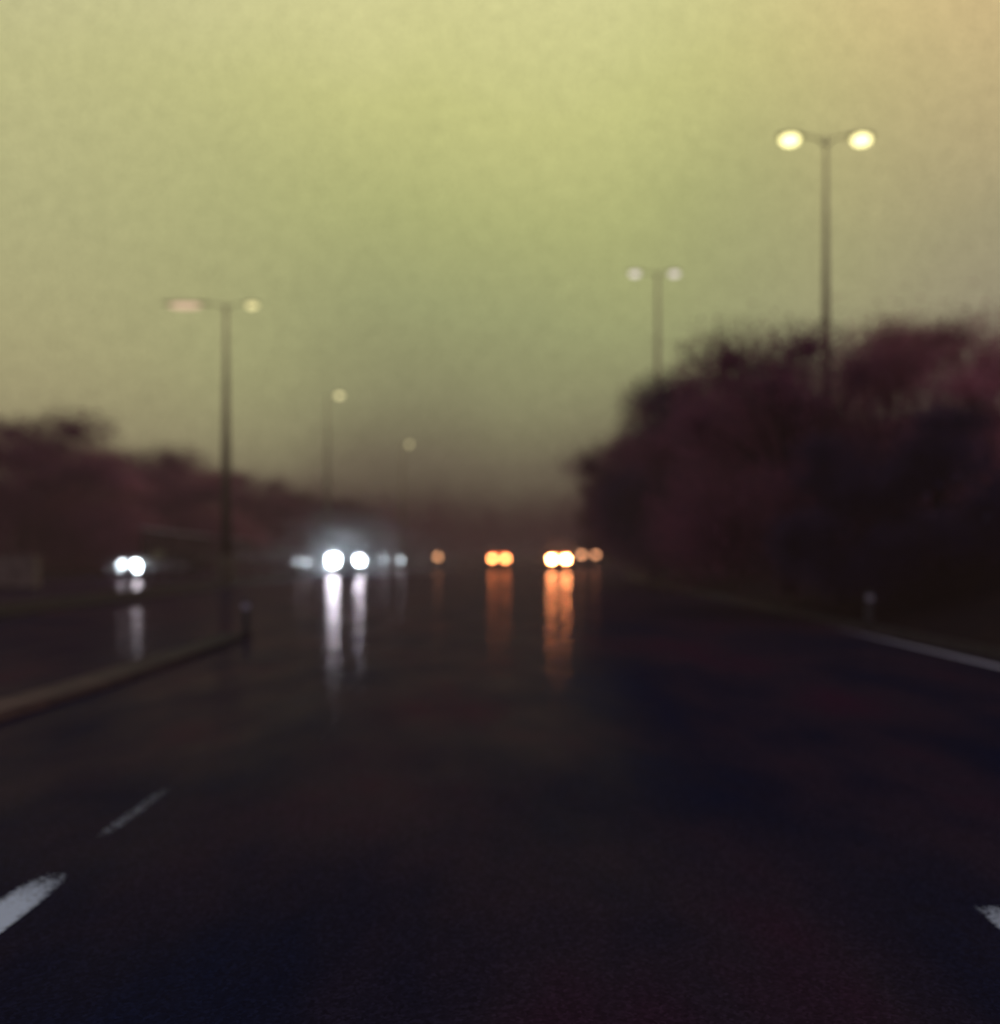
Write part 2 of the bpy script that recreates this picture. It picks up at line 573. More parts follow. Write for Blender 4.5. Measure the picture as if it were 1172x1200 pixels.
# unseen sky behind is a mauve fill, brightened to light trees and poles
bk = nt.nodes.new('ShaderNodeMapRange')
bk.inputs['From Min'].default_value = 0.45; bk.inputs['From Max'].default_value = -0.25
bk.interpolation_type = 'SMOOTHSTEP'
L(sep.outputs['Y'], bk.inputs['Value'])
c = wmix(bk.outputs['Result'], c, lin(142, 130, 142))
# fine paper-like grain over the sky
gr = nt.nodes.new('ShaderNodeTexNoise')
gr.inputs['Scale'].default_value = 330
gr.inputs['Detail'].default_value = 2
L(nrm.outputs['Vector'], gr.inputs['Vector'])
gm = nt.nodes.new('ShaderNodeMapRange')
gm.inputs['From Min'].default_value = 0.25; gm.inputs['From Max'].default_value = 0.75
gm.inputs['To Min'].default_value = 0.74; gm.inputs['To Max'].default_value = 1.26
L(gr.outputs['Fac'], gm.inputs['Value'])
gs = nt.nodes.new('ShaderNodeVectorMath'); gs.operation = 'SCALE'
L(c, gs.inputs[0]); L(gm.outputs['Result'], gs.inputs['Scale'])
em = nt.nodes.new('ShaderNodeEmission')
# what the dome must send out so that, dimmed and tinted by the haze in between, the sky reads as above
T_ = math.exp(-SIG * DOME) if HAZE else 1.0
sub = nt.nodes.new('ShaderNodeVectorMath'); sub.operation = 'MULTIPLY_ADD'
sub.inputs[1].default_value = (1 / T_,) * 3
sub.inputs[2].default_value = tuple(-f_ * (1 - T_) / T_ for f_ in FOG[:3])
L(gs.outputs['Vector'], sub.inputs[0])
mxx = nt.nodes.new('ShaderNodeVectorMath'); mxx.operation = 'MAXIMUM'
L(sub.outputs['Vector'], mxx.inputs[0])
L(mxx.outputs['Vector'], em.inputs['Color'])
L(em.outputs[0], out.inputs['Surface'])
m.cycles.emission_sampling = 'NONE'

sd = bpy.data.lights.new('sun', 'SUN')
sd.energy = 0.12
sd.angle = R(15)
sd.color = (1.0, 0.8, 0.55)
so = bpy.data.objects.new('sun', sd)
COL.objects.link(so)
so.rotation_euler = (R(86), 0, R(180 - 35))              # low, from ahead and to the right

# ------------------------------------------------------------------ the setting


def sheet(name, quads, mat, z, kind='structure'):
    bm = B()
    for q in quads:
        bm.faces.new([bm.verts.new((x, y, z)) for x, y in q])
    o = obj(name, bm, mat)
    for p in o.data.polygons:
        if p.normal.z < 0: p.flip()
    return tag(o, kind=kind)


sheet('ground', [[(-3000, -60), (3000, -60), (3000, 4000), (-3000, 4000)]], 'field', -0.02)
# road: main carriageways, widening to an exit slip on the right past 60 m
bm = B()
rows = [(-20, 6.9), (15, 6.9), (35, 6.9), (52, 7.2), (66, 9.2), (80, 11.0), (130, 12.0), (220, 12.5), (600, 13)]
prev = None
for y, xr in rows:
    cur = [bm.verts.new((x, y, 0)) for x in (-22.5, -14, -5, 0, xr)]
    if prev:
        for k in range(4):
            bm.faces.new((prev[k], prev[k + 1], cur[k + 1], cur[k]))
    prev = cur
tag(obj('road', bm, 'asphalt'), kind='structure')

# right embankment: kerb edge, then a rise
bm = B()
xs = [0.25, 0.9, 2.0, 3.5, 5.5, 8, 12, 20, 40, 120]
zs = [0.05, 0.10, 0.45, 1.0, 1.7, 2.3, 2.6, 2.6, 2.4, 2.0]
prev = None


def road_edge(y):
    for (a, xa), (b, xb) in zip(rows, rows[1:]):
        if a <= y <= b:
            return xa + (xb - xa) * (y - a) / (b - a)
    return 13


for y in list(range(-20, 130, 3)) + [150, 200, 300, 600]:
    cur = [bm.verts.new((road_edge(y) + x, y + random.uniform(-.3, .3), z + (random.uniform(-.12, .12) if i > 1 else 0))) for i, (x, z) in enumerate(zip(xs, zs))]
    if prev:
        for k in range(len(xs) - 1):
            bm.faces.new((prev[k], prev[k + 1], cur[k + 1], cur[k]))
    prev = cur
tag(obj('embankment', bm, 'verge', smooth=True), kind='structure')
# left verge
bm = B()
xs2 = [-22.8, -24, -27, -32, -45, -120]
zs2 = [0.05, 0.12, 0.3, 0.5, 0.6, 0.6]
prev = None
for y in list(range(-20, 200, 4)) + [260, 400, 600]:
    cur = [bm.verts.new((x, y + random.uniform(-.3, .3), z + (random.uniform(-.1, .1) if i > 1 else 0))) for i, (x, z) in enumerate(zip(xs2, zs2))]
    if prev:
        for k in range(len(xs2) - 1):
            bm.faces.new((prev[k], cur[k], cur[k + 1], prev[k + 1]))
    prev = cur
tag(obj('verge', bm, 'verge', smooth=True), kind='structure')


def kerb_run(name, pts, width, height, mat, stone=0.9, gap=0.012, side=1):
    """raised kerb of separate stones along a polyline (one run = one object of the setting)"""
    bm = B()
    for (x0, y0), (x1, y1) in zip(pts, pts[1:]):
        L_ = math.hypot(x1 - x0, y1 - y0)
        n = max(1, int(L_ / stone))
        for k in range(n):
            t0, t1 = k / n, (k + 1) / n - gap / L_
            ax, ay = x0 + (x1 - x0) * t0, y0 + (y1 - y0) * t0
            bx, by = x0 + (x1 - x0) * t1, y0 + (y1 - y0) * t1
            dz = random.uniform(-.006, .006)
            e = 0.02
            lo = [bm.verts.new(p) for p in ((ax, ay, -.05), (bx, by, -.05), (bx + side * width, by, -.05), (ax + side * width, ay, -.05))]
            hi = [bm.verts.new(p) for p in ((ax + e * side, ay, height + dz), (bx + e * side, by, height + dz), (bx + side * (width - e), by, height + dz), (ax + side * (width - e), ay, height + dz))]
            bm.faces.new(hi)
            for i in range(4):
                bm.faces.new((lo[i], lo[(i + 1) % 4], hi[(i + 1) % 4], hi[i]))
    return tag(obj(name, bm, mat), kind='structure')


kerb_run('median', [(-4.45, -4), (-4.45, 6), (-4.2, 10), (-4.15, 14), (-4.2, 16)], 0.5, 0.08, 'kerb', 1.0, side=-1)
kerb_run('median', [(-4.4, 71), (-4.4, 86)], 0.5, 0.08, 'kerb', 1.0, side=-1)
# planted strip between the oncoming carriageway and the outer lane
kerb_run('kerb', [(-10.9, 10), (-10.9, 300)], 0.18, 0.12, 'granite', 2.0, side=-1)
kerb_run('kerb', [(-12.9, 10), (-12.9, 300)], 0.18, 0.12, 'granite', 2.0, side=1)
bm = B()
prev = None
for y in np.linspace(10, 300, 120):
    cur = [bm.verts.new((x, y, z + random.uniform(-.02, .02))) for x, z in ((-11.08, .09), (-11.5, .15), (-12.3, .15), (-12.72, .09))]
    if prev:
        for k in range(3):
            bm.faces.new((prev[k], cur[k], cur[k + 1], prev[k + 1]))
    prev = cur
tag(obj('road_divider', bm, 'verge', smooth=True), kind='structure')
kerb_run('kerb', [(6.93, -6), (6.93, 35), (7.23, 52), (9.23, 66), (11.03, 80), (12.03, 130)], 0.2, 0.12, 'granite')


def strip(name, x, y0, y1, wd, mat, x1=None):
    x1 = x if x1 is None else x1
    n = max(1, int((y1 - y0) / 1.5))
    q = []
    for k in range(n):
        a, b = k / n, (k + 1) / n
        xa, xb, ya, yb = x + (x1 - x) * a, x + (x1 - x) * b, y0 + (y1 - y0) * a, y0 + (y1 - y0) * b
        q.append([(xa - wd / 2, ya), (xa + wd / 2, ya), (xb + wd / 2, yb), (xb - wd / 2, yb)])
    return sheet(name, q, mat, 0.004)


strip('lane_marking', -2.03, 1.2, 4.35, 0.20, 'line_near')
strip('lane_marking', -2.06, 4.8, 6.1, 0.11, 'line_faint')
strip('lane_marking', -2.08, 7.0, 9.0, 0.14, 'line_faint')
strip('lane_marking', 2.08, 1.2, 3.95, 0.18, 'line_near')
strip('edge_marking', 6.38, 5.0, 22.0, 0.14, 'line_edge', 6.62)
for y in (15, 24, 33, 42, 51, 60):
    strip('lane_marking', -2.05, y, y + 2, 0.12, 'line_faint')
    strip('lane_marking', 2.05, y, y + 2, 0.12, 'line_faint')

bm = B()
bmesh.ops.create_uvsphere(bm, u_segments=64, v_segments=32, radius=DOME)
bmesh.ops.delete(bm, geom=[v for v in bm.verts if v.co.z < -20], context='VERTS')
tag(obj('sky', bm, 'sky', smooth=True), kind='structure')
# ------------------------------------------------------------------ street lamps


def lamp_head(parent, x, y, z, sgn, lens_mat, r=0.16, long=1.0):
    bm = B()
    # tapered cobra head pointing outward
    st = [(0.0, 0.05, 0.05), (0.12, 0.11, 0.07), (0.38, 0.15, 0.085), (0.62, 0.12, 0.06), (0.70, 0.05, 0.03)]
    rings = []
    for d, hw, hh in st:
        rings.append([bm.verts.new((x + sgn * d * long, y + hw * math.cos(t), z + hh * math.sin(t))) for t in [2 * PI * k / 12 for k in range(12)]])
    for a, b in zip(rings, rings[1:]):
        for k in range(12):
            bm.faces.new((a[k], a[(k + 1) % 12], b[(k + 1) % 12], b[k]))
    bm.faces.new(rings[0]); bm.faces.new(rings[-1])
    h = obj('lamp_head', bm, 'lamp_case', parent, True)
    bm = B()
    ellipsoid(bm, (x + sgn * 0.36 * long, y, z - 0.10), (0.24 * long, 0.17, r))
    obj('lens', bm, lens_mat, h, True)
    return h


def street_lamp(x, y, z0, H, arms, label, lens, pole_r=0.11, rz=0.0, lr=0.16):
    """arms: list of (signed reach)"""
    t = thing('street_lamp', label, 'street lamp', (x, y, z0), rz, 'street lamps along the road')
    bm = B()
    tube(bm, [(0, 0, -0.3), (0, 0, 0.02), (0, 0, 1.3)], [pole_r * 1.5, pole_r * 1.5, pole_r * 1.35], 14)
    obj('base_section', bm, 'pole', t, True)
    bm = B()
    tube(bm, [(0, 0, 1.3), (0, 0, H * 0.5), (0, 0, H * 0.8), (0, 0, H)], [pole_r, pole_r * 0.75, pole_r * 0.42, pole_r * 0.3], 14)
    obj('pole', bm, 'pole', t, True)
    bm = B()
    box(bm, (-0.09, -pole_r * 1.35 - 0.02, 0.5), (0.09, -pole_r * 1.3, 1.05), 0.006)
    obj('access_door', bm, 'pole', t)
    for k, a in enumerate(arms):
        s = 1 if a > 0 else -1
        bm = B()
        tube(bm, [(0, 0, H - 0.25), (a * 0.25, 0, H - 0.06), (a * 0.6, 0, H), (a * 0.78, 0, H + 0.02)], [0.032, 0.028, 0.025, 0.022], 10)
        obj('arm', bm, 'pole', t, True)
        lamp_head(t, a * 0.78, 0, H + 0.02, s, lens[k], lr, 3.0 if lens[k] == 'lamp_pink' else 1.0)
    return t


def lamp_at(px, py, Y, zb, arms, label, lens, **kw):
    p = at(px, py, Y)
    return street_lamp(p.x, p.y, zb, p.z - zb, arms, label, lens, **kw)


lamp_at(968, 160, 24, 0.9, [-0.72, 0.70], 'tallest twin-arm street lamp with two bright yellow lights above the wooded bank', ['lamp_yellow', 'lamp_yellow'], pole_r=0.15, lr=0.15)
lamp_at(771, 319, 45, 0.5, [-0.95, 0.55], 'twin-arm street lamp with small whitish lights rising behind the middle of the bank trees', ['lamp_white', 'lamp_white'], pole_r=0.23, lr=0.13)
lamp_at(265, 356, 41, 0.0, [-0.9, 1.0], 'twin-arm street lamp on the left with one pinkish and one small yellow light', ['lamp_pink', 'lamp_dim'], pole_r=0.24, lr=0.12)
lamp_at(384, 462, 66, 0.1, [0.6], 'smaller single-arm street lamp beyond the pinkish twin lamp, left of the next', ['lamp_far'], pole_r=0.18, lr=0.16)
lamp_at(472, 520, 118, 0.1, [0.6], 'farthest and smallest single-arm street lamp, above the oncoming headlights', ['lamp_far'], pole_r=0.22, lr=0.24)

# ------------------------------------------------------------------ vehicles


def wheel(parent, x, y, r, wd):
    prof = [(0.62, -0.5), (0.93, -0.5), (1.0, -0.36), (1.0, 0.36), (0.93, 0.5), (0.62, 0.5)]
    bm = B()
    seg = 20
    rings = [[bm.verts.new((x + b * wd, y + a * r * math.cos(t), r + a * r * math.sin(t))) for t in [2 * PI * k / seg for k in range(seg)]] for a, b in prof]
    rings.append(rings[0])
    for a, b in zip(rings, rings[1:]):
        for k in range(seg):
            bm.faces.new((a[k], a[(k + 1) % seg], b[(k + 1) % seg], b[k]))
    wo_ = obj('wheel', bm, 'rubber', parent, True)
    bm = B()
    s = 1 if x > 0 else -1
    fx = x + s * wd * 0.30
    bmesh.ops.create_cone(bm, cap_ends=True, segments=16, radius1=r * 0.18, radius2=r * 0.16, depth=0.05,
                          matrix=Matrix.Translation((fx, y, r)) @ Matrix.Rotation(PI / 2, 4, 'Y'))
    for k in range(5):
        a = 2 * PI * k / 5
        c_, s_ = math.cos(a), math.sin(a)
        q = []
        for d, hw in ((0.15, 0.10), (0.63, 0.14)):
            for sg in (-1, 1):
                q.append((fx + s * 0.01, y + r * (d * c_ - sg * hw * s_), r + r * (d * s_ + sg * hw * c_)))
        vs = [bm.verts.new(p) for p in q]
        bm.faces.new((vs[0], vs[1], vs[3], vs[2]))
    obj('rim', bm, 'rim', wo_)


def loft(bm, stations, seg=20, p=3.2):
    """superellipse rings along y: (y, zmid, half width, half height)"""
    rings = []
    for y, zc, hw, hh in stations:
        ring = []
        for k in range(seg):
            t = 2 * PI * (k + 0.5) / seg
            c_, s_ = math.cos(t), math.sin(t)
            ring.append(bm.verts.new((hw * math.copysign(abs(c_) ** (2 / p), c_), y, zc + hh * math.copysign(abs(s_) ** (2 / p), s_))))
        rings.append(ring)
    for a, b in zip(rings, rings[1:]):
        for k in range(seg):
            bm.faces.new((a[k], a[(k + 1) % seg], b[(k + 1) % seg], b[k]))
    bm.faces.new(rings[0][::-1]); bm.faces.new(rings[-1])


def panel(corners, inset, out, thick=0.012):
    """flat glass panel inside the quad, set a little proud"""
    c4 = [Vector(c_) for c_ in corners]
    cen = sum(c4, Vector()) / 4
    n = (c4[1] - c4[0]).cross(c4[3] - c4[0]).normalized()
    if n.dot(cen - Vector((0, -0.2, 1.0))) < 0: n = -n
    bm = B()
    q = [c_ + (cen - c_) * inset for c_ in c4]
    a = [bm.verts.new(v + n * out) for v in q]
    b = [bm.verts.new(v + n * (out - thick)) for v in q]
    bm.faces.new(a); bm.faces.new(b[::-1])
    for i in range(4):
        bm.faces.new((a[i], b[i], b[(i + 1) % 4], a[(i + 1) % 4]))
    return bm


def car(loc, heading, label, paint, head=None, tail=None, group=None, half=0.88, spread=0.64, lamp_r=0.1, tail_z=0.86):
    """front of the car at +y in its own space; heading turns it"""
    t = thing('car', label, 'car', loc, heading, group)
    bm = B()
    loft(bm, [(-2.16, 0.62, half * 0.86, 0.24), (-2.10, 0.62, half * 0.94, 0.33), (-1.7, 0.63, half, 0.38), (0.7, 0.61, half, 0.37),
              (1.5, 0.58, half * 0.98, 0.32), (2.0, 0.52, half * 0.92, 0.27), (2.14, 0.50, half * 0.82, 0.20)])
    body = obj('body', bm, paint, t, True)
    # cabin
    gb = [(-half * .90, -1.95, .96), (half * .90, -1.95, .96), (half * .90, 0.95, .93), (-half * .90, 0.95, .93)]
    gt = [(-half * .68, -1.28, 1.43), (half * .68, -1.28, 1.43), (half * .68, 0.12, 1.43), (-half * .68, 0.12, 1.43)]
    bm = B()
    vb = [bm.verts.new(p) for p in gb]; vt = [bm.verts.new(p) for p in gt]
    bm.faces.new(vt); bm.faces.new(vb[::-1])
    for i in range(4):
        bm.faces.new((vb[i], vb[(i + 1) % 4], vt[(i + 1) % 4], vt[i]))
    bmesh.ops.bevel(bm, geom=[e for e in bm.edges], offset=0.05, segments=3, affect='EDGES')
    obj('cabin', bm, paint, t, True)
    obj('rear_window', panel([gb[0], gb[1], gt[1], gt[0]], 0.16, 0.008), 'glass', t)
    obj('windscreen', panel([gb[2], gb[3], gt[3], gt[2]], 0.13, 0.008), 'glass', t)
    obj('side_window', panel([gb[1], gb[2], gt[2], gt[1]], 0.2, 0.008), 'glass', t)
    obj('side_window', panel([gb[3], gb[0], gt[0], gt[3]], 0.2, 0.008), 'glass', t)
    for s in (-1, 1):
        for y in (-1.32, 1.32):
            wheel(t, s * (half - 0.09), y, 0.31, 0.2)
        bm = B(); box(bm, (s * half - 0.02 * s, 0.62, 0.95) if s > 0 else (s * half - 0.16, 0.62, 0.95), (s * half + 0.16, 0.76, 1.08) if s > 0 else (s * half + 0.02, 0.76, 1.08), 0.02)
        obj('mirror', bm, paint, t)
        bm = B(); ellipsoid(bm, (s * spread, 2.07, 0.64), (lamp_r * 1.3, 0.07, lamp_r))
        obj('headlight', bm, head or 'glass', t, True)
        bm = B(); box(bm, (s * spread - 0.2, -2.17, tail_z - 0.15), (s * spread + 0.18, -2.06, tail_z + 0.11), 0.025)
        tl = obj('tail_light', bm, tail or 'trim', t, True)
        if tail in ('brake', 'brake_hot'):
            bm = B(); box(bm, (s * spread - 0.14, -2.14, tail_z + 0.115), (s * spread + 0.14, -2.04, tail_z + 0.26), 0.02)
            obj('tail_lens', bm, 'tail', tl, True)
    if tail in ('brake', 'brake_hot'):
        bm = B(); box(bm, (-0.42, -2.05, 0.985), (0.42, -1.99, 1.08), 0.02)
        obj('high_brake_light', bm, 'brake_red', t, True)
    bm = B(); box(bm, (-half * 0.93, -2.22, 0.36), (half * 0.93, -2.10, 0.56), 0.04)
    obj('rear_bumper', bm, 'trim', t)
    bm = B(); box(bm, (-0.26, -2.236, 0.585), (0.26, -2.222, 0.695), 0.004)
    obj('number_plate', bm, 'plate', t)
    bm = B(); box(bm, (-half * 0.8, 2.08, 0.28), (half * 0.8, 2.2, 0.44), 0.03)
    obj('front_bumper', bm, 'trim', t)
    return t


def car_px(px, Y, heading, label, paint, **kw):
    return car(((px - VX) * Y / F, Y, 0.0), heading, label, paint, **kw)


car_px(585, 76, 0.0, 'dark car straight ahead in the same lane with glowing orange brake lights', 'paint_black', tail='brake', half=0.82, spread=0.52)
car_px(653, 72, 0.0, 'dark car in the right-hand lane with the brightest orange brake lights and longest reflection', 'paint_maroon', tail='brake_hot', half=0.82, spread=0.52)
car_px(690, 88, R(-6), 'distant dark car at the foot of the wooded bank with two small orange tail lights', 'paint_grey', tail='tail_far', tail_z=1.12)
car_px(463, 78, PI, 'oncoming car behind the white van with faint misty headlights', 'paint_grey', head='head_soft', lamp_r=0.12)
car_px(384, 68, PI - R(52), 'dark car turning between the van and the isolated headlight, with one small bright light', 'paint_black', head='head_mid', lamp_r=0.1)
car_px(192, 52, PI - R(38), 'dark car at far left on the outer lane with an isolated bright white headlight', 'paint_black', head='head_mid', lamp_r=0.26)


def van(loc, heading, label, head):
    t = thing('van', label, 'van', loc, heading)
    bm = B()
    loft(bm, [(-2.6, 1.22, 0.92, 0.86), (-2.5, 1.22, 0.98, 0.95), (0.9, 1.22, 0.99, 0.96), (1.35, 1.12, 0.98, 0.84)], 24, 5)
    obj('body', bm, 'paint_white', t, True)
    bm = B()
    loft(bm, [(1.36, 0.78, 0.97, 0.50), (1.95, 0.74, 0.95, 0.44), (2.35, 0.70, 0.90, 0.36), (2.45, 0.66, 0.82, 0.28)], 24, 4)
    obj('bonnet', bm, 'paint_white', t, True)
    bm = B()
    q = [(-0.82, 1.72, 1.26), (0.82, 1.72, 1.26), (0.76, 1.40, 1.88), (-0.76, 1.40, 1.88)]
    a = [bm.verts.new(p) for p in q]; b = [bm.verts.new((p[0], p[1] - 0.3, p[2])) for p in q]
    bm.faces.new(a); bm.faces.new(b[::-1])
    for i in range(4): bm.faces.new((a[i], b[i], b[(i + 1) % 4], a[(i + 1) % 4]))
    obj('windscreen', bm, 'glass', t)
    bm = B(); box(bm, (-0.42, 2.44, 0.62), (0.42, 2.47, 0.82), 0.01)
    obj('grille', bm, 'trim', t)
    bm = B(); box(bm, (-0.92, 2.38, 0.32), (0.92, 2.54, 0.54), 0.04)
    obj('front_bumper', bm, 'trim', t)
    bm = B(); box(bm, (-0.26, 2.542, 0.38), (0.26, 2.556, 0.49), 0.003)
    obj('number_plate', bm, 'plate', t)
    for s in (-1, 1):
        for y in (-1.7, 1.6):
            wheel(t, s * 0.88, y, 0.34, 0.22)
        # the nearside lamp burns brighter
        rr = 0.30 if s > 0 else 0.2
        bm = B(); ellipsoid(bm, (s * 0.80, 2.40, 0.86), (rr * 1.1, 0.09, rr))
        obj('headlight', bm, head, t, True)
        x0, x1 = (1.0, 1.2) if s > 0 else (-1.2, -1.0)
        bm = B(); box(bm, (x0, 1.30, 1.15), (x1, 1.42, 1.48), 0.03)
        obj('mirror', bm, 'trim', t)
        x0, x1 = (0.985, 1.0) if s > 0 else (-1.0, -0.985)
        bm = B(); box(bm, (x0, 0.55, 1.30), (x1, 1.22, 1.85), 0.004)
        obj('side_window', bm, 'glass', t)
    return t


van(((413 - VX) * 60 / F, 60, 0), PI, 'oncoming pale van with dazzling blue-white headlights leading the traffic', 'head')

# ------------------------------------------------------------------ street furniture
# amber lit bollard on the nose of the median
p = at(513, 653, 76)
t = thing('traffic_bollard', 'small bollard with an amber light on the median, between headlights and brake lights', 'bollard', (p.x, p.y, 0.1))
bm = B(); box(bm, (-0.2, -0.12, 0), (0.2, 0.12, 0.66), 0.03, (0.03, 0.02)); obj('housing', bm, 'post', t)
bm = B(); ellipsoid(bm, (0, -0.02, 0.86), (0.17, 0.12, 0.2)); obj('beacon', bm, 'amber', t, True)
bm = B(); tube(bm, [(0, 0, 0.62), (0, 0, 0.7)], [0.13, 0.11], 12); obj('collar', bm, 'trim', t, True)


def marker_post(x, y, z, h, label, head_mat=None, wd=0.075):
    t = thing('marker_post', label, 'marker post', (x, y, z))
    bm = B(); box(bm, (-wd, -0.03, -0.1), (wd, 0.03, h), 0.012, (0.012, 0.004)); obj('post', bm, 'post', t)
    bm = B(); box(bm, (-wd * .85, -0.045, h * 0.72), (wd * .85, -0.0325, h * 0.88), 0.004)
    obj('reflector', bm, head_mat or 'cap', t)
    bm = B(); tube(bm, [(0, 0, -0.02), (0, 0, 0.05)], [wd * 1.7, wd * 1.5], 12); obj('foot', bm, 'trim', t)
    return t


marker_post(6.98, 17.5, 0.12, 0.62, 'grey marker post on the right kerb at the end of the white edge line')
marker_post(-4.45, 16.8, 0.004, 0.62, 'grey marker post at the end of the brown median kerb on the left')
p = at(266, 655, 42)
marker_post(p.x, 42, 0.1, 1.12, 'slim marker post with a tiny white reflector dot near the pinkish street lamp', 'reflector', 0.07)

# pale cabinet at the left edge
t = thing('utility_cabinet', 'pale dirty roadside cabinet at the left edge of the road', 'cabinet', (-18.3, 36, 0.0))
bm = B(); box(bm, (-0.75, -0.3, 0.1), (0.75, 0.3, 1.25), 0.02); obj('body', bm, 'cabinet', t)
bm = B(); box(bm, (-0.80, -0.35, 1.252), (0.80, 0.35, 1.32), 0.02); obj('roof', bm, 'cabinet', t)
bm = B(); box(bm, (-0.72, -0.27, -0.05), (0.72, 0.27, 0.098)); obj('plinth', bm, 'granite', t)
for s in (-1, 1):
    bm = B(); box(bm, (0.02 if s > 0 else -0.70, -0.318, 0.16), (0.70 if s > 0 else -0.02, -0.303, 1.18), 0.004); d = obj('door', bm, 'cabinet', t)
    bm = B(); box(bm, (s * 0.09 - 0.02, -0.345, 0.6), (s * 0.09 + 0.02, -0.319, 0.76), 0.006); obj('handle', bm, 'trim', d)

# barrier with a pale cap that steps down towards the traffic
t = thing('noise_barrier', 'long dark barrier with a thin pale top edge running behind the oncoming traffic', 'barrier', (0, 0, 0))
prof = [(165, 618), (240, 627), (310, 635), (360, 640), (398, 643)]
tops = []
for (px, py) in prof:
    Y = 23.0 * F / (VX - px)
    tops.append((-23.0, Y, at(px, py, Y).z))
n = 30
yy = np.linspace(tops[0][1], tops[-1][1], n)
zz = np.interp(yy, [p_[1] for p_ in tops], [p_[2] for p_ in tops])
bm = B(); bm2 = B()
for k in range(n - 1):
    z0, z1 = zz[k], zz[k + 1]
    for bmx, xa, xb, lo0, lo1, hi0, hi1, ov in ((bm, -23.06, -22.94, -.1, -.1, z0 - .12, z1 - .12, 0), (bm2, -23.12, -22.88, z0 - .118, z1 - .118, z0, z1, 0)):
        vs = [bmx.verts.new(p_) for p_ in ((xa, yy[k], lo0), (xb, yy[k], lo0), (xb, yy[k + 1], lo1), (xa, yy[k + 1], lo1), (xa, yy[k], hi0), (xb, yy[k], hi0), (xb, yy[k + 1], hi1), (xa, yy[k + 1], hi1))]
        for q in ((3, 2, 1, 0), (4, 5, 6, 7), (0, 1, 5, 4), (1, 2, 6, 5), (2, 3, 7, 6), (3, 0, 4, 7)):
            bmx.faces.new([vs[i] for i in q])
obj('barrier_panel', bm, 'barrier', t)
obj('top_rail', bm2, 'cap', t)
for k in range(0, n, 2):
    bm = B(); box(bm, (-22.938, yy[k] - 0.08, -0.1), (-22.80, yy[k] + 0.08, zz[k] - 0.13), 0.01)
    obj('post', bm, 'barrier', t)

# ------------------------------------------------------------------ trees


def crown_mesh(name, blobs, n, size, mat, seed, twigs=0.5):
    """many small leaf faces and fine twigs, thick in the middle of each clump and thinning out towards its rim"""
    g = np.random.default_rng(seed)
    vol = np.array([b[3] * b[4] * b[5] for b in blobs]) ** 0.8
    idx = g.choice(len(blobs), n, p=vol / vol.sum())
    bl = np.array(blobs)[idx]
    d = g.normal(size=(n, 3)); d /= np.linalg.norm(d, axis=1)[:, None]
    is_t = g.random(n) < twigs
    rad = np.clip(np.abs(g.normal(0, .58, n)), 0, 1.5)[:, None]
    rad[is_t, 0] = g.uniform(.45, 1.05, is_t.sum())
    c = bl[:, :3] + d * rad * bl[:, 3:6]
    u = g.normal(size=(n, 3))
    u /= np.linalg.norm(u, axis=1)[:, None]
    # twigs reach outwards and up from the clump
    tw = d + (0, 0, .55) + g.normal(0, .35, (n, 3))
    tw /= np.linalg.norm(tw, axis=1)[:, None]
    u[is_t] = tw[is_t]
    v = np.cross(u, g.normal(size=(n, 3))); v /= np.linalg.norm(v, axis=1)[:, None]
    s = size * g.uniform(.4, 1.3, n)
    a = np.where(is_t, s * 6.0 * g.uniform(.5, 1.3, n), s)[:, None]
    b = np.where(is_t, size * 0.11, s * .55)[:, None]
    P = np.stack([c - u * a, c + v * b, c + u * a, c - v * b], 1).reshape(-1, 3)
    me = bpy.data.meshes.new(name)
    me.vertices.add(n * 4); me.vertices.foreach_set('co', P.astype(np.float32).ravel())
    me.loops.add(n * 4); me.loops.foreach_set('vertex_index', np.arange(n * 4, dtype=np.int32))
    me.polygons.add(n)
    me.polygons.foreach_set('loop_start', np.arange(0, n * 4, 4, dtype=np.int32))
    me.polygons.foreach_set('loop_total', np.full(n, 4, dtype=np.int32))
    me.update(); me.validate()
    me.materials.append(M[mat])
    return me


def tree(seed, H, W, mat, leaf=0.055, n=70000):
    """proto tree meshes (trunk with limbs, crown) of height H and crown width W"""
    g = random.Random(seed)
    bm = B()
    th = H * 0.42
    lean = (g.uniform(-.25, .25), g.uniform(-.25, .25))
    top = Vector((lean[0], lean[1], th))
    tube(bm, [(0, 0, -0.4), (0, 0, 0.1), (lean[0] * .4, lean[1] * .4, th * .5), top, (lean[0] * 2, lean[1] * 2, H * .8)], [0.030 * H, 0.022 * H, 0.018 * H, 0.013 * H, 0.003 * H], 9)
    blobs = [(lean[0] * 1.6, lean[1] * 1.6, H * .66, W * .30, W * .30, H * .25)]
    for k in range(11):
        a = 2 * PI * k / 11 * 2.0 + g.uniform(-.4, .4)
        r = W * g.uniform(.16, .42)
        z = H * g.uniform(.30, .86)
        r *= 1 - 0.45 * max(0, z / H - .62) / .25
        e = Vector((math.cos(a) * r, math.sin(a) * r, z))
        s = top * g.uniform(.55, 1.0)
        m_ = s.lerp(e, .55) + Vector((0, 0, .05 * H * g.uniform(-.4, 1)))
        tube(bm, [s, m_, e], [0.009 * H, 0.006 * H, 0.002 * H], 6)
        k1 = g.uniform(.14, .24)
        blobs.append((e.x, e.y, e.z, W * k1, W * k1, H * g.uniform(.09, .16)))
    for k in range(9):                                         # low skirts
        a = 2 * PI * k / 9 + g.uniform(-.5, .5)
        blobs.append((math.cos(a) * W * .3, math.sin(a) * W * .3, H * g.uniform(.08, .42), W * .24, W * .24, H * .16))
    me_t = bpy.data.meshes.new('trunk')
    bm.to_mesh(me_t); bm.free()
    me_t.materials.append(M['bark'])
    me_c = crown_mesh('crown', blobs, n, leaf, mat, seed, 0.32)
    return me_t, me_c


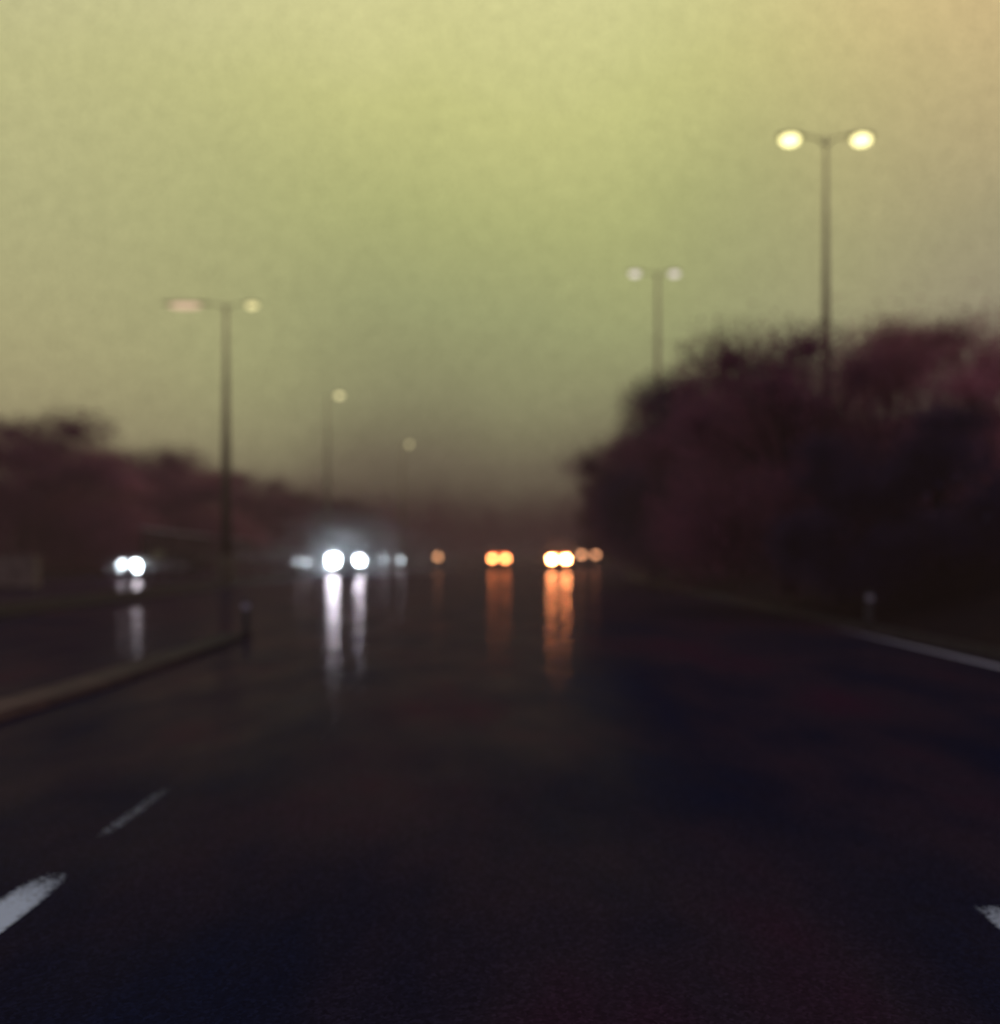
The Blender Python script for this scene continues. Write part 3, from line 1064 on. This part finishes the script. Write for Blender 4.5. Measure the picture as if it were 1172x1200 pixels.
protos = {'maroon': tree(3, 7.0, 6.0, 'leaf_maroon'), 'red': tree(5, 7.0, 5.5, 'leaf_red'), 'dark': tree(8, 7.0, 6.5, 'leaf_dark'), 'brown': tree(11, 7.0, 6.0, 'leaf_brown')}


def plant(kind, x, y, z, H, label, group, wide=1.0, rz=None):
    t = thing('tree', label, 'tree', (x, y, z), random.uniform(0, 6.28) if rz is None else rz, group)
    s = H / 7.0
    t.scale = (s * wide, s * wide, s)
    tm, cm = protos[kind]
    link('trunk', tm, None, t)
    link('crown', cm, None, t)
    return t


GR, GL = 'trees on the right embankment', 'trees behind the left verge'


def plant_px(kind, px, top, Y, zb, label, group, wide=1.0):
    p_ = at(px, top, Y)
    H = (p_.z - zb) / 0.97
    return plant(kind, p_.x, p_.y, zb, H, label, group, wide)


right_trees = [
    ('red', 1165, 350, 22, 1.6, 'reddish tree at the right edge of the photo, top of the bank', 1.2),
    ('red', 1050, 352, 24.5, 1.4, 'reddish-topped tree just right of the tall yellow street lamp', 1.1),
    ('maroon', 925, 388, 23, 0.8, 'dark maroon tree at the foot of the tall yellow street lamp', 1.2),
    ('dark', 1105, 470, 18.5, 1.2, 'low near-black tree in front of the two reddish trees', 1.0),
    ('dark', 985, 500, 19.5, 0.6, 'low near-black tree below the tall lamp, nearest the kerb', 0.9),
    ('maroon', 868, 410, 33, 0.8, 'maroon tree midway between the two street lamps on the bank', 1.0),
    ('dark', 815, 428, 39, 0.6, 'dark tree just right of the whitish twin street lamp', 1.0),
    ('maroon', 765, 458, 43, 0.4, 'maroon tree hiding the foot of the whitish twin street lamp', 0.95),
    ('dark', 752, 500, 64, 0.6, 'dark tree left of the whitish twin street lamp', 0.62),
    ('brown', 712, 545, 92, 0.6, 'hazy brown tree at the low far end of the bank, above the distant tail lights', 0.8),
]
random.seed(41)
for kind, px, top, Y, zb, lab, wd in right_trees:
    plant_px(kind, px, top, Y, zb, lab, GR, wd)
left_trees = [
    ('maroon', 25, 478, 50, 0.3, 'tallest maroon tree at the left edge of the photo', 1.5),
    ('red', 95, 508, 58, 0.3, 'reddish tree second from the left edge, above the isolated headlight', 1.6),
    ('maroon', 165, 520, 66, 0.3, 'maroon tree third from the left edge, above the start of the pale-topped barrier', 1.6),
    ('red', 228, 535, 78, 0.3, 'reddish tree just left of the pinkish twin street lamp', 1.6),
    ('maroon', 290, 552, 92, 0.3, 'maroon tree just right of the pinkish twin street lamp post', 1.6),
    ('brown', 345, 566, 112, 0.3, 'hazy brown tree between the pinkish lamp and the next smaller lamp', 1.6),
    ('brown', 400, 578, 140, 0.3, 'hazy brown tree right of the second street lamp, above the white van', 1.6),
]
for kind, px, top, Y, zb, lab, wd in left_trees:
    plant_px(kind, px, top, Y * 1.15, zb, lab, GL, wd)

# scrub along both edges and the far wood that reads as one mass
bl = []
for k in range(110):
    y = random.uniform(10, 75)
    bl.append((road_edge(y) + random.uniform(1.6, 7.5), y, random.uniform(.7, 3.0), random.uniform(.9, 1.8), random.uniform(1, 2.4), random.uniform(.6, 1.3)))
me = crown_mesh('scrub', bl, 110000, 0.085, 'leaf_dark', 21, 0.5)
tag(link('scrub', me, None), 'dark tangled scrub covering the right embankment under the trees', 'scrub', kind='stuff')
bl = []
for k in range(100):
    y = random.uniform(28, 170)
    bl.append((-27 - random.uniform(0, 6), y, random.uniform(.8, 4.2), random.uniform(1.4, 2.8), random.uniform(1.5, 3.5), random.uniform(.9, 1.7)))
me = crown_mesh('hedge', bl, 110000, 0.11, 'leaf_maroon', 22, 0.5)
tag(link('hedge', me, None), 'dark maroon hedge mass along the left verge below the trees', 'hedge', kind='stuff')
bl = []
for k in range(170):
    x = random.uniform(-75, 75)
    y = random.uniform(200, 290)
    h = 11 + 2.0 * abs(x + 2) / 50 + random.uniform(-3, 5)
    bl.append((x, y, h * .45, random.uniform(4, 7), random.uniform(3, 6), h * .78))
me = crown_mesh('wood', bl, 170000, 0.22, 'leaf_maroon', 23, 0.5)
tag(link('wood', me, None), 'hazy brown far-off wood closing the end of the road', 'wood', kind='stuff')

# ------------------------------------------------------------------ spray: fine drops added around the lamps to carry their glow


def spray(name, label, clouds, size, seed, thin=()):
    g = np.random.default_rng(seed)
    P = []
    for (x, y, z, sx, sy, sz_, n) in clouds:
        c_ = g.normal(size=(n, 3)) * (sx, sy, sz_) + (x, y, z)
        P.append(c_[c_[:, 2] > 0.05])
    c_ = np.concatenate(P)
    for x0, x1, z1 in thin:                                  # drops thinned over the vehicle's face so it stays visible
        inside = (c_[:, 0] > x0) & (c_[:, 0] < x1) & (c_[:, 2] < z1)
        c_ = c_[~(inside & (g.random(len(c_)) < .55))]
    n = len(c_)
    s_ = size * g.uniform(.5, 1.2, n)[:, None, None]
    tet = np.array([(1, 1, 1), (-1, -1, 1), (-1, 1, -1), (1, -1, -1)]) * .6
    V = (c_[:, None, :] + tet[None] * s_).reshape(-1, 3)
    fi = np.array([(0, 1, 2), (0, 3, 1), (0, 2, 3), (1, 3, 2)])
    Fa = (np.arange(n)[:, None, None] * 4 + fi[None]).reshape(-1, 3)
    me = bpy.data.meshes.new(name)
    me.vertices.add(len(V)); me.vertices.foreach_set('co', V.astype(np.float32).ravel())
    me.loops.add(len(Fa) * 3); me.loops.foreach_set('vertex_index', Fa.astype(np.int32).ravel())
    me.polygons.add(len(Fa))
    me.polygons.foreach_set('loop_start', np.arange(0, len(Fa) * 3, 3, dtype=np.int32))
    me.polygons.foreach_set('loop_total', np.full(len(Fa), 3, dtype=np.int32))
    me.update(); me.validate()
    tag(link(name, me, 'drops'), label, 'road spray', kind='stuff')  # drops added around the lamps to carry their glow


spray('glow_spray', 'spray drops added for the blue-white glow around the oncoming headlights', [
    (-10.0, 57.0, 0.95, .50, .35, .45, 9000), (-8.3, 57.0, 0.85, .30, .3, .50, 4000),
    (-9.0, 57.0, 1.2, 2.1, 1.3, 1.35, 75000), (-6.9, 57, 1.0, 2.2, 1.4, .8, 40000), (-12, 57, 1.15, 2.4, 1.0, .3, 14000)], 0.016, 31, [(-10.1, -8.1, 2.2)])
spray('glow_spray', 'spray drops added for the reddish glow behind the two braking cars', [
    (0.34, 73.4, 1.15, .7, .4, .5, 5000), (4.78, 69.4, 1.15, .7, .4, .5, 5000), (2.6, 71.5, 1.0, 2.6, .8, .8, 9000)], 0.016, 32, [(-.5, 1.2, 1.4), (3.9, 5.6, 1.4)])
spray('glow_spray', 'spray drops added for the white glow of the isolated headlight at far left', [
    (-19.4, 50.3, 0.66, .5, .3, .24, 8000), (-18.4, 50.2, 0.66, 1.0, .3, .2, 4000)], 0.016, 33)

# ------------------------------------------------------------------ camera and render settings
cd = bpy.data.cameras.new('camera')
cam = bpy.data.objects.new('camera', cd)
COL.objects.link(cam)
cam.location = (0, 0, EYE)
cam.rotation_euler = (R(90), 0, 0)
cd.sensor_fit = 'HORIZONTAL'
cd.sensor_width = 36
cd.lens = 36 * F / 1172
cd.shift_x = (586 - VX) / 1172
cd.shift_y = (VY - 600) / 1172
cd.dof.use_dof = True                                    # fast lens focused on the near road: everything beyond melts into the mist
cd.dof.focus_distance = 2.8
cd.dof.aperture_fstop = 0.8
cd.clip_start = 0.1
cd.clip_end = 6000
S.camera = cam
S.view_settings.view_transform = 'Standard'
S.view_settings.look = 'None'
S.view_settings.exposure = 0
S.view_settings.gamma = 1
S.render.engine = 'CYCLES'
S.cycles.use_denoising = True
S.cycles.max_bounces = 4
S.cycles.diffuse_bounces = 2
S.cycles.transparent_max_bounces = 16
S.cycles.volume_bounces = 0
S.cycles.sample_clamp_indirect = 4
